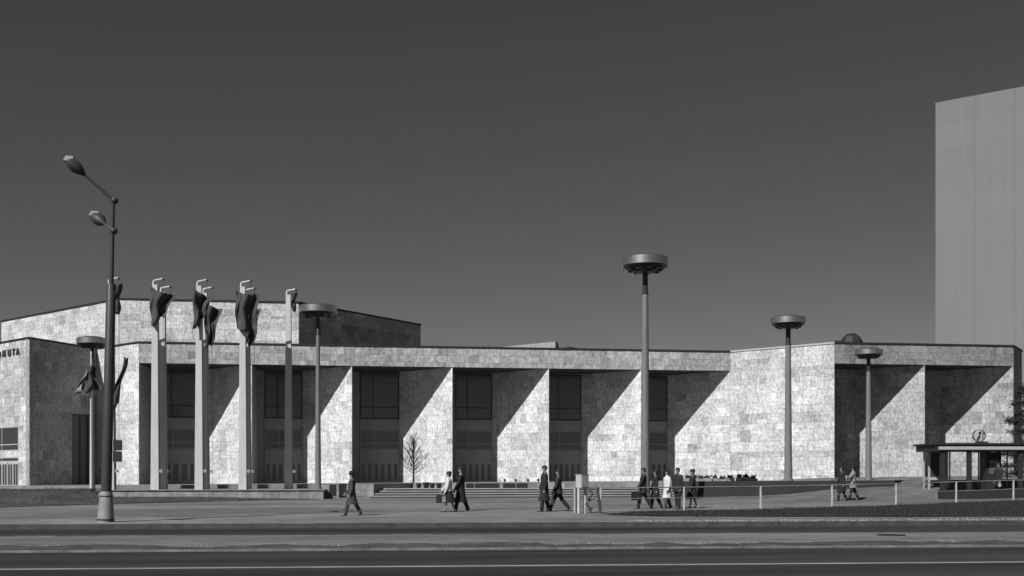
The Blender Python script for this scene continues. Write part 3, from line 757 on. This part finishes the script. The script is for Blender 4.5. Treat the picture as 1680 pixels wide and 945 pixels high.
# ring emblem on the roof
em = thing('ring_emblem', 'polished metal ring emblem standing on the shelter roof', 'emblem', (31.2,54.1,sz+2.75), R(-8)); em.scale = (.85,.85,.85)
b = MB(); seg = 36
for k in range(seg):
    a = 2*math.pi*k/seg
    for r_, y in ((.38,-.10),(.38,.10),(.335,.10),(.335,-.10)): b.v.append((r_*math.cos(a), y, .44+.36*math.sin(a)*(r_/.38)))
for k in range(seg):
    for q in range(4):
        a = k*4+q; c = k*4+(q+1)%4; k2 = ((k+1)%seg)*4; b.f.append([a, k2+q, k2+(q+1)%4, c]); b.t.append(.5)
obj('ring', b, 'chrome', em, smooth=True)
obj('plinth', MB().box(-.22,.50,-.09,.09,-.01,.085), 'shelter_dark', em)
b = MB(); b.ball((.05,0,.60), .09,.06,.10); b.tube([(.05,0,.5),(-.02,0,.3),(-.12,0,.12)], [.05,.09,.06], 10); obj('figure', b, 'lamp_dark', em, smooth=True)
obj('upright_bar', MB().tube([(.2,-.02,.08),(.22,-.02,.78)], .05, 10), 'chrome', em, smooth=True)

# ------------------------------------------------------------------ planters, spotlights
def facX(px, y): return y*math.tan(R(8)+math.atan((px-840)/1900))
for i, px in enumerate((673,687,699,709,720,735)):
    x = facX(px, 71.75); b = MB(); s = 1.0 if i != 2 else 1.2
    b.lathe([(.10*s,0),(.12*s,.02),(.17*s,.26*s),(.18*s,.30*s),(.15*s,.30*s),(.13*s,.24*s)], 14)
    o = obj('planter_bowl', b, 'planter_dark', None, smooth=True); o.location = (x, 71.75, .6)
    tag(o, ('dark tapered planter bowl at the foot of the bare tree','second dark planter bowl along from the bare tree','third and widest dark planter bowl from the bare tree','fourth dark planter bowl along from the bare tree','fifth dark planter bowl along from the bare tree','last dark planter bowl, beside the person in the white blouse')[i], 'planter', 'dark planter bowls on the landing')
for px0, px1, l in ((765,777,'short'),(779.5,819,'longest'),(826,845,'middle'),(848,865,'end')):
    x0, x1 = facX(px0, 71.85), facX(px1, 71.85)
    t = thing('planter_trough', {'short':'shortest dark planter trough on the landing, beside the walking couple','longest':'longest dark planter trough on the landing','middle':'dark planter trough next after the longest one','end':'dark planter trough at the free end of the row'}[l], 'planter', ((x0+x1)/2,71.85,.6), 0, 'dark planter troughs on the landing')
    w = (x1-x0)/2
    obj('trough', MB().hexa([(-w,-.2,0),(w,-.2,0),(w,.2,0),(-w,.2,0)], [(-w-.01,-.22,.28),(w+.01,-.22,.28),(w+.01,.22,.28),(-w-.01,.22,.28)]), 'planter_dark', t)
    obj('soil', MB().box(-w+.05,w-.05,-.17,.17,.27,.30), 'shrub', t)
for i, px in enumerate((828,846,866,883)):
    x = facX(px, 72.9); t = thing('ground_spotlight', ('small dark spotlight above the gap after the longest trough','small dark spotlight above the last planter trough','small dark spotlight just past the last planter trough','small dark spotlight on the terrace edge beside the striding pair')[i], 'spotlight', (x,72.9,terr(x)), 0, 'ground spotlights on the terrace edge')
    obj('base', MB().lathe([(.05,0),(.05,.03),(.02,.04),(.02,.09)], 10), 'lamp_dark', t); obj('lamp_body', MB().tube([(0,-.09,.13),(0,.09,.15)], [.085,.075], 10), 'lamp_dark', t)
rp2 = random.Random(12)
for i, px in enumerate((1129,1139,1150,1160,1173,1185,1198,1213,1224,1236)):
    x = facX(px, 67.0); y = 67.0; t = thing('planter_box', ('tenth','ninth','eighth','seventh','sixth','fifth','fourth','third','second','nearest')[i]+' pale planter box with shrub from the lamp before the angled wall', 'planter', (x,y,terr(x)), R(rp2.uniform(-8,8)), 'planter boxes along the terrace edge')
    w = rp2.uniform(.15,.24); h = rp2.uniform(.12,.24)
    obj('box', MB().hexa([(-w,-.18,0),(w,-.18,0),(w,.18,0),(-w,.18,0)], [(-w-.02,-.2,h),(w+.02,-.2,h),(w+.02,.2,h),(-w-.02,.2,h)]), 'planter_pale', t)
    b = MB()
    for k in range(60):
        a = rp2.uniform(0,6.28); rr = w*rp2.random(); cx, cy, cz = rr*math.cos(a), .15*rp2.uniform(-1,1), h+rp2.uniform(-.02,.17)
        p = [Vector((cx,cy,cz))+Vector((rp2.gauss(0,.05),rp2.gauss(0,.05),rp2.gauss(0,.04))) for _ in range(3)]
        b.add(p, [(0,1,2)])
    b.rings([(0,0,h-.02,w*.8,.14,),(0,0,h+.08,w*.85,.15),(0,0,h+.13,w*.5,.08)], 8)
    obj('shrub', b, 'shrub', t)

# ------------------------------------------------------------------ trees
def bare_tree(x, y, z, H, label, seed, spread=1.35):
    r = random.Random(seed); t = thing('bare_tree', label, 'tree', (x,y,z)); s = H/3.2
    b = MB().tube([(0,0,-.1),(.0,0,.5*s),(.03*s,0,1.2*s),(-.02*s,.02,2.0*s),(.03*s,0,2.7*s),(.02*s,0,H)], [.075*s,.06*s,.05*s,.035*s,.02*s,.006], 8); obj('trunk', b, 'bark', t, smooth=True)
    def grow(b, p, d, L, rad, lev):
        n = 5; pts = [p]; q = p.copy(); dd = d.copy()
        for i in range(n):
            dd = (dd+Vector((r.gauss(0,.10),r.gauss(0,.10),.12+r.gauss(0,.04)))).normalized(); q = q+dd*L/n; pts.append(q.copy())
        b.tube(pts, [rad*(1-.8*i/n) for i in range(n+1)], 5)
        if lev < 2:
            for k in range(5 if lev == 0 else 3):
                i = r.randint(1, n-1); a = r.uniform(0, 6.28)
                nd = (dd+Vector((math.cos(a)*.8,math.sin(a)*.8,r.uniform(-.1,.5)))).normalized(); grow(b, pts[i], nd, L*r.uniform(.35,.6), rad*.5, lev+1)
    for k in range(40):
        h = (.62+.054*k)*s; a = k*2.4+r.uniform(-.4,.4); L = spread*s*(1.0-.018*k)*r.uniform(.75,1.15)
        b = MB(); grow(b, Vector((0,0,h)), Vector((math.cos(a),math.sin(a)*.8,.28+.03*k)).normalized(), L, .026*s*(1-.014*k), 0); obj('limb', b, 'bark', t, smooth=True)
    return t
bare_tree(4.03,73.6,.86,3.25,'slender bare young tree before a sun-lit saw-tooth wall', 4)
bare_tree(7.15,74.6,.9,2.3,'small bare sapling behind the walking couple', 9, .5)
def conifer(x, y, H, Rr, label, seed):
    r = random.Random(seed); t = thing('conifer_tree', label, 'tree', (x,y,g(x,y)))
    obj('trunk', MB().tube([(0,0,-.1),(.03,0,H*.5),(0,0,H)], [.16,.10,.02], 8), 'bark', t, smooth=True)
    for k in range(95):
        h = .4+(H-.5)*(k+r.uniform(-1.5,1.5))/95; L = Rr*(1-cl(h/H)**1.5)*r.uniform(.6,1.15)+.2; a = r.uniform(0,6.28); b = MB()
        d = Vector((math.cos(a),math.sin(a),0)); p0 = Vector((0,0,h)); tip = p0+d*L+Vector((0,0,r.uniform(-.35,.25)*L))
        mid = (p0+tip)*.5+Vector((0,0,-.07*L)); b.tube([p0, mid, tip], [.025,.016,.005], 4)
        for q in range(int(190*L/Rr)+40):
            u = r.uniform(.1,1.0); p = (p0*(1-u)+mid*u)*(1-u)+(mid*(1-u)+tip*u)*u+Vector((r.gauss(0,.10),r.gauss(0,.10),r.gauss(-.06,.10)))
            nd = (d*r.uniform(.0,1)+Vector((r.gauss(0,.7),r.gauss(0,.7),r.gauss(-.15,.55)))).normalized()*r.uniform(.10,.30)
            sd = Vector((r.gauss(0,1),r.gauss(0,1),r.gauss(0,1))).cross(nd).normalized()*.026
            b.add([p-sd, p+sd, p+nd], [(0,1,2)])
        obj('branch', b, 'needle', t)
    return t
conifer(38.3,60.6, 6.6, 2.3, 'dark conifer at the corner of the right wing by the shelter', 3)

# ------------------------------------------------------------------ people
def person(x, y, head_deg, H, label, stride=.0, arms=(.3,-.3), coat=None, trousers='cloth_dark', hairm='hair', hat=None, skirt=None, shoes='leather', hold=None, build=1.0, head_turn=0, z=None, hemw=.20, seed=1, bend=(None,None), longhair=False):
    """forward = local +x, left = +y.  One skinned body with clothing and hair as children."""
    stride *= .8; k = H/1.75; gz = g(x, y) if z is None else z
    t = thing('person', label, 'person', (x, y, gz), R(head_deg))
    J = {}
    # legs: stride in radians of the thigh
    def leg(side, a, kb):
        hip = Vector((0, side*.095, .92)); kn = hip+Vector((math.sin(a),0,-math.cos(a)))*.43
        an = kn+Vector((math.sin(a-kb),0,-math.cos(a-kb)))*.41
        return hip, kn, an, a-kb
    L1 = leg(1, stride, .10 if stride > 0 else .05); L2 = leg(-1, -stride*.9, .30*min(1,abs(stride)*2.2)+.03)
    low = min(L1[2].z, L2[2].z)-.075; dz = -low
    def arm(side, a, bend_):
        s = Vector((0, side*.185*build, 1.40)); e = s+Vector((math.sin(a),side*.10,-math.cos(a)))*.29
        w = e+Vector((math.sin(a+bend_),side*.0,-math.cos(a+bend_)))*.26
        return s, e, w, a+bend_
    A1 = arm(1, arms[0], .25 if bend[0] is None else bend[0]); A2 = arm(-1, arms[1], .25 if bend[1] is None else bend[1])
    up = Vector((0,0,dz)); f = k
    V = []; E = []; RR = []
    def add(p, r, link=None):
        V.append((p+up)*f); RR.append((r[0]*f, r[1]*f) if hasattr(r,'__len__') else (r*f, r*f)); i = len(V)-1
        if link is not None: E.append((link, i))
        return i
    pel = add(Vector((0,0,.95)), (.12,.15*build)); wa = add(Vector((0,0,1.10)), (.105,.13*build), pel); ch = add(Vector((0,0,1.29)), (.115,.155*build), wa)
    sh_ = add(Vector((-.005,0,1.41)), (.085,.12*build), ch); nk = add(Vector((0,0,1.50)), .052, sh_); hd0 = add(Vector((.012,0,1.57)), .066, nk)
    hd = add(Vector((.012,0,1.645)), (.092,.078), hd0); tp = add(Vector((.0,0,1.715)), (.066,.058), hd)
    c_, s_ = math.cos(R(head_turn)), math.sin(R(head_turn))
    def hv_(dx, dy, z): return Vector((.012+dx*c_-dy*s_, dx*s_+dy*c_, z))
    add(hv_(.10,0,1.625), .013, hd)                         # nose
    for sd in (1,-1): add(hv_(-.005,sd*.083,1.635), .017, hd)  # ears
    for hp, kn, an, aa in (L1, L2):
        h1 = add(hp, .085, pel); k1 = add(kn, .055, h1); m1 = add(kn*.6+an*.4+Vector((-.012,0,0)), .052, k1); a1_ = add(an, .036, m1); add(an+Vector((.12,0,-.04)), .028, a1_)
    hands = []
    for (s1, e1, w1, aa), sd in ((A1,1),(A2,-1)):
        i0 = add(s1, .055, sh_); i1 = add(e1, .040, i0); i2 = add(w1, .027, i1); dr = Vector((math.sin(aa),0,-math.cos(aa)))
        pm = w1+dr*.07; i3 = add(pm, (.018,.035), i2); hands.append((pm+dr*.05+up)*f)
        for q, off in enumerate((-.030,-.010,.010,.030)):
            ln = (.060,.075,.080,.068)[q]
            b1 = add(pm+dr*.03+Vector((off*abs(dr.z)+.0,0,off*dr.x)), .0095, i3); add(pm+dr*(.03+ln*.6)+Vector((off*abs(dr.z)+.008,-sd*.010,off*dr.x)), .0085, b1)
        th = add(pm-dr*.02+Vector((.038,-sd*.008,0)), .0105, i3); add(pm+dr*.03+Vector((.05,-sd*.015,0)), .0085, th)
    me = bpy.data.meshes.new('body'); me.from_pydata(V, E, []); me.materials.append(M['skin'])
    o = bpy.data.objects.new('body', me); col.objects.link(o); o.parent = t
    md = o.modifiers.new('Skin', 'SKIN'); md.use_smooth_shade = True
    for i, sv in enumerate(me.skin_vertices[0].data): sv.radius = RR[i]; sv.use_root = (i == 0)
    sd_ = o.modifiers.new('Sub', 'SUBSURF'); sd_.levels = 1; sd_.render_levels = 1
    P = lambda p: (p+up)*f
    # eyes and mouth
    for sd in (1,-1):
        q = P(hv_(.088,sd*.030,1.65)); obj('eye', MB().ball(tuple(q), .011*f,.012*f,.008*f, 8, 4), 'eye', t, smooth=True)
    q = P(hv_(.090,0,1.582)); obj('mouth', MB().ball(tuple(q), .010*f,.024*f,.006*f, 8, 4), 'cloth_mid', t, smooth=True)
    # shoes
    for hp, kn, an, aa in (L1, L2):
        a = P(an); pit = min(0, aa)*.9
        c1, s1 = math.cos(pit), math.sin(pit)
        rr = []
        for (dx, dzz, ry, rz) in ((-.07,-.045,.028,.025),(-.055,-.042,.036,.036),(.0,-.036,.040,.046),(.08,-.050,.046,.030),(.15,-.058,.042,.020),(.19,-.062,.024,.013)):
            rr.append((a+Vector((dx*c1-dzz*s1*0, 0, dzz+dx*s1))*f, (ry*f, rz*f)))
        obj('shoe', MB().tube([p for p, _ in rr], [r for _, r in rr], 10), shoes, t, smooth=True)
    # trousers or bare legs under a skirt
    if trousers:
        b = MB()
        for hp, kn, an, aa in (L1, L2):
            b.tube([P(hp+Vector((0,0,.06))), P(hp+Vector((0,0,-.06))), P(kn), P(kn*.5+an*.5), P(an+Vector((.01,0,.0)))], [.105*f*build,.10*f*build,.078*f,.074*f,.072*f], 12)
        b.rings([(0,0,(.84+dz)*f,.115*f,.155*f*build),(0,0,(.95+dz)*f,.135*f,.175*f*build),(0,0,(1.04+dz)*f,.12*f,.15*f*build)], 14)
        obj('trousers', b, trousers, t, smooth=True)
    if skirt:
        m_, hem = skirt; b = MB(); sw = math.sin(stride)*.25
        b.rings([(0,0,(hem+dz)*f,(hemw+.05+abs(sw))*f,.20*f),(0,0,(hem+.15+dz)*f,(hemw+.02+abs(sw)*.6)*f,.20*f),(0,0,(.92+dz)*f,.15*f,.185*f),(0,0,(1.06+dz)*f,.125*f,.145*f)], 18)
        obj('skirt', b, m_, t, smooth=True)
    if coat:
        m_, hem = coat; b = MB(); sw = abs(math.sin(stride))*(.92-hem)*.55; B = build
        rg = []
        if hem < .85:
            rg += [(.0,0,(hem+dz)*f,(.145+sw+.10*(.92-hem))*f,.215*B*f),(.0,0,((hem+.85)/2+dz)*f,(.150+sw*.55)*f,.205*B*f)]
        else: rg += [(0,0,(hem+dz)*f,.150*f,.195*B*f)]
        rg += [(0,0,(.95+dz)*f,.148*f,.19*B*f),(0,0,(1.10+dz)*f,.135*f,.172*B*f),(0,0,(1.28+dz)*f,.148*f,.20*B*f),(-.005,0,(1.38+dz)*f,.128*f,.20*B*f),(-.008,0,(1.44+dz)*f,.098*f,.155*B*f),(-.004,0,(1.485+dz)*f,.070*f,.080*f)]
        b.rings(rg, 18)
        for s1, e1, w1, aa in (A1, A2):
            s2 = P(s1+Vector((0,-.02 if s1.y > 0 else .02,0))); e2 = P(e1); w2 = P(w1)
            b.tube([s2+Vector((0,0,.03))*f, s2*.85+e2*.15, s2*.4+e2*.6, e2, e2*.4+w2*.6, w2+(w2-e2)*.06], [.055*f,.082*f,.070*f,.064*f,.058*f,.054*f], 12)
        cb_ = obj('coat' if hem < .85 else 'jacket', b, m_, t, smooth=True)
        b = MB(); b.rings([(0,0,(1.45+dz)*f,.082*f,.095*f),(-.004,0,(1.50+dz)*f,.070*f,.074*f),(-.004,0,(1.515+dz)*f,.066*f,.069*f)], 14); obj('collar', b, m_, cb_, smooth=True)
    # hair / hat
    b = MB(); c0 = P(hv_(-.016,0,1.665)); b.ball(tuple(c0), .104*f,.092*f,.088*f, 16, 8, z0=-.25)
    c1v = P(hv_(-.055,0,1.615)); b.ball(tuple(c1v), .065*f,.082*f,(.10 if longhair else .075)*f, 12, 6)
    if longhair: b.ball(tuple(P(hv_(-.03,0,1.70))), .12*f,.11*f,.075*f, 14, 7)
    obj('hair', b, hairm, t, smooth=True)
    if hat:
        b = MB(); zc = (1.70+dz)*f
        b.rings([(.01*f,0,zc-.016*f,.165*f,.135*f),(.01*f,0,zc-.006*f,.168*f,.138*f),(.006*f,0,zc,.112*f,.098*f),(.0,0,zc+.06*f,.104*f,.09*f),(-.004*f,0,zc+.098*f,.085*f,.072*f),(-.004*f,0,zc+.108*f,.05*f,.04*f)], 18)
        obj('hat', b, hat, t, smooth=True)
    Mw = Matrix.Translation((x,y,gz)) @ Matrix.Rotation(R(head_deg), 4, 'Z')
    return t, [Mw @ h for h in hands]
def bag(at, label, w=.42, h=.30, d=.10, m='leather', rz=0, name='bag', hh=.07, cat='bag'):
    t = thing(name, label, cat, (at.x, at.y, at.z-h-hh), rz)
    b = MB(); b.hexa([(-w/2,-d/2,0),(w/2,-d/2,0),(w/2,d/2,0),(-w/2,d/2,0)], [(-w/2+.02,-d/2+.015,h),(w/2-.02,-d/2+.015,h),(w/2-.02,d/2-.015,h),(-w/2+.02,d/2-.015,h)]); obj('body', b, m, t)
    b = MB().tube([(-.07,0,h-.01),(-.065,0,h+hh*.75),(0,0,h+hh),(.065,0,h+hh*.75),(.07,0,h-.01)], .010, 6); obj('handle', b, m, t, smooth=True)
    return t
Lf = 172       # heading: towards the left of the street
person(.09,42.4, Lf, 1.62, 'person in a long dark overcoat and brimmed hat striding alone', .42, (-.15,.25), ('cloth_mid',.48), 'cloth_mid', hat='cloth_black', bend=(.5,.5))
p, h = person(3.86,45.3, Lf, 1.60, 'person in a white blouse and dark skirt leaning forward with bags', .30, (.15,.45), ('cloth_white',.93), None, skirt=('cloth_black',.42), longhair=True, shoes='cloth_mid')
bag(h[1], 'dark carrier bag in the hand of the person in white', .34, .34, .14, 'cloth_black', R(Lf))
bag(h[0], 'small pale bag swinging from the other hand of the person in white', .16, .22, .08, 'cloth_light', R(Lf))
p, h = person(4.38,45.8, Lf, 1.80, 'person in a long black coat walking beside the person in white', .34, (.25,-.3), ('cloth_black',.38), 'cloth_black', build=1.05)
person(7.66,45.28, 176, 1.85, 'person in a long black coat turned towards the road by the steps', .22, (-.1,.15), ('cloth_black',.42), 'cloth_black', head_turn=20)
p, h = person(8.30,45.75, Lf, 1.74, 'person in a short dark jacket striding with a white parcel', .55, (.25,-.30), ('cloth_dark',.78), 'cloth_black', bend=(.2,.1))
bag(h[0], 'slim white parcel bag held by the striding person', .10, .42, .06, 'cloth_white', R(Lf), 'parcel_bag', .03)
p, h = person(12.35,47.85, Lf, 1.78, 'person in a dark suit carrying a briefcase at the head of the group', .40, (.35,-.2), ('cloth_black',.70), 'cloth_black')
bag(h[1] if h[1].x < h[0].x else h[0], 'black briefcase carried by the person heading the group', .46, .36, .12, 'leather', R(Lf), 'briefcase', cat='briefcase')
p, h = person(12.98,48.25, Lf, 1.66, 'person in a dark coat following the one with the briefcase', .34, (-.2,.25), ('cloth_black',.52), 'cloth_black', longhair=True)
person(13.42,47.95, 200, 1.66, 'person in a white coat walking in the middle of the group', .30, (.1,-.2), ('cloth_white',.50), 'cloth_mid', longhair=True)
person(13.78,47.6, 215, 1.76, 'broad person in a dark suit standing behind the white coat', .10, (.05,-.05), ('cloth_black',.74), 'cloth_black', build=1.15)
p, h = person(14.62,48.25, Lf, 1.68, 'person in a dark dress and pale shoes trailing the group', .24, (.1,-.15), ('cloth_black',.92), None, skirt=('cloth_black',.44), longhair=True, shoes='cloth_white')
bag(h[1], 'small dark handbag of the person in the dark dress', .26, .20, .08, 'leather', R(Lf), 'handbag')
person(24.0,54.2, Lf, 1.72, 'person in a long black coat walking near the shelter railing', .34, (-.2,.2), ('cloth_black',.50), 'cloth_black')
p, h = person(24.72,54.45, Lf, 1.72, 'person in a light coat and dark cap with a bundle', .36, (.8,.5), ('cloth_light',.68), 'cloth_black', bend=(.9,.9), hat='cloth_black')
bag(h[0], 'pale bundle held by the person in the light coat', .34, .16, .2, 'cloth_white', R(Lf), 'bundle', .03, 'bundle')
p, h = person(32.3,54.2, 200, 1.78, 'person in dark clothes waiting in front of the shelter kiosk', .05, (.1,-.05), ('cloth_black',.60), 'cloth_black', z=sz)
bag(h[0], 'small white bag held by the person waiting at the shelter', .14, .16, .06, 'cloth_white', R(200), 'small_bag', .03)
